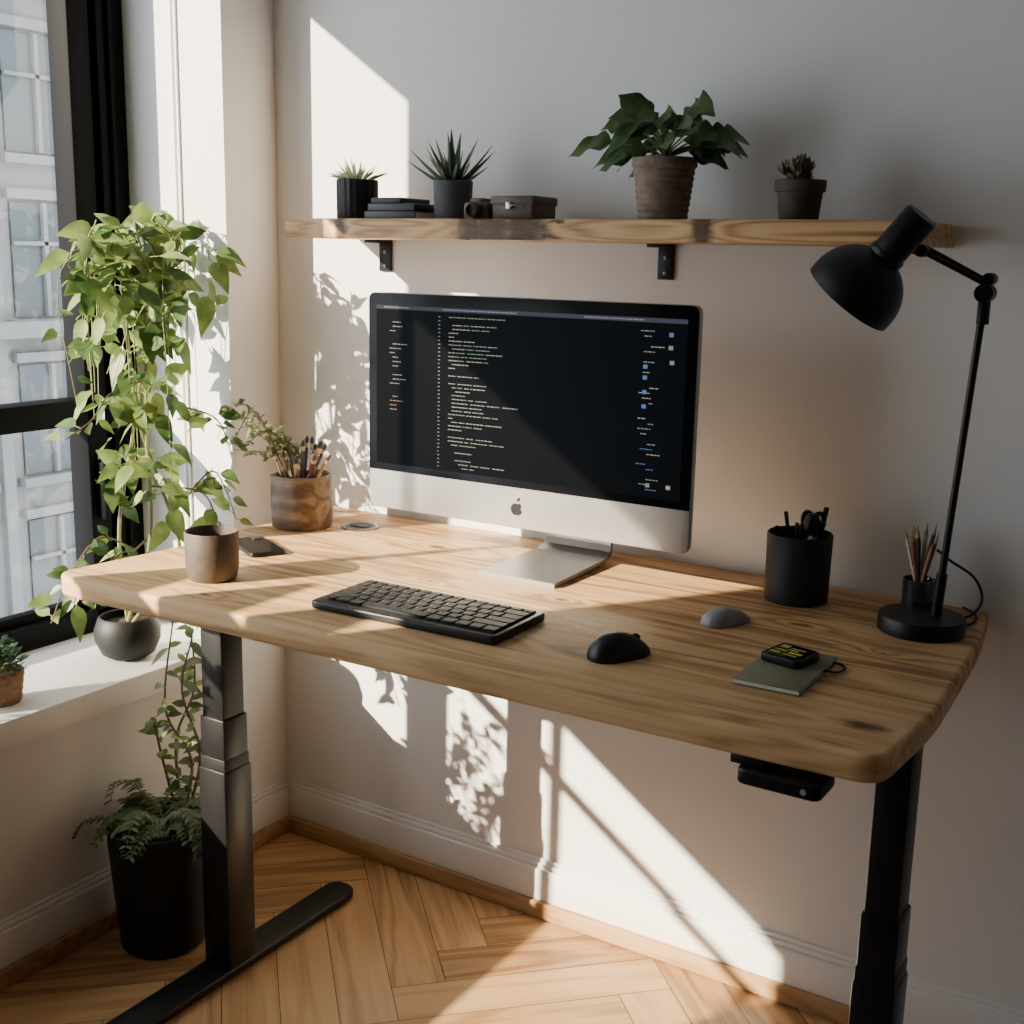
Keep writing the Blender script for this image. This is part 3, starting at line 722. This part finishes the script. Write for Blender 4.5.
for pts in ([(.13,-.42,.22),(.10,-.40,.36),(.12,-.37,.46),(.10,-.36,.60)],[(.14,-.42,.22),(.15,-.39,.34),(.12,-.40,.46),(.13,-.38,.56)],[(.14,-.41,.22),(.17,-.36,.31),(.16,-.38,.40),(.17,-.36,.47)],[(.12,-.42,.22),(.08,-.42,.34),(.09,-.44,.41)],[(.15,-.44,.22),(.16,-.42,.34),(.12,-.44,.44),(.13,-.42,.62)]):
    b_=bez(pts,8); w.tube(b_,[.003,.0014],M_stem,6)
    for q in b_[3:]:
        for k in range(2):
            if rr.random()<.6:
                d=V((rr.uniform(-1,1),rr.uniform(-1,1),rr.uniform(-.3,.8))); w.leaf(q,d,(.3,-.6,.7),rr.uniform(.022,.042),rr.uniform(.01,.018),M_fern if rr.random()<.6 else M_vine,.3,5)
for v in w.v:
    if v.x<.006: v.x=.006
w.done()

# ------------------------------------------------------------------ light
D=V((.67,1,-.47)).normalized()
sl=bpy.data.lights.new('sun','SUN'); sl.energy=27; sl.color=(1,.83,.62); sl.angle=.009
so=bpy.data.objects.new('sun',sl); SC.collection.objects.link(so); so.rotation_euler=D.to_track_quat('-Z','Y').to_euler(); so.location=(-3,-4,4)
pl=bpy.data.lights.new('window_portal','AREA'); pl.shape='RECTANGLE'; pl.size=ZT-ZS; pl.size_y=-YW-.14
po=bpy.data.objects.new('window_portal',pl); SC.collection.objects.link(po); po.location=(-.34,(YW-.14)/2,(ZT+ZS)/2); po.rotation_euler=(0,-math.pi/2,0)
pl.cycles.is_portal=True
wd=bpy.data.worlds.new('sky'); SC.world=wd; wd.use_nodes=True; bg=wd.node_tree.nodes['Background']; bg.inputs[0].default_value=(.87,.93,1,1); bg.inputs[1].default_value=5.0

# ------------------------------------------------------------------ camera
cd=bpy.data.cameras.new('camera'); cd.sensor_width=36; cd.lens=1218.46*36/1024; cd.clip_start=.02
co=bpy.data.objects.new('camera',cd); SC.collection.objects.link(co)
yaw,pit,rol=.5583,-.2075,.0210
fw=V((-math.sin(yaw)*math.cos(pit),math.cos(yaw)*math.cos(pit),math.sin(pit))); r0=V((math.cos(yaw),math.sin(yaw),0)); u0=r0.cross(fw)
r=r0*math.cos(rol)+u0*math.sin(rol); u=-r0*math.sin(rol)+u0*math.cos(rol)
Mx=Matrix((r,u,-fw)).transposed().to_4x4(); Mx.translation=V((1.723,-1.8551,1.2403)); co.matrix_world=Mx
SC.camera=co
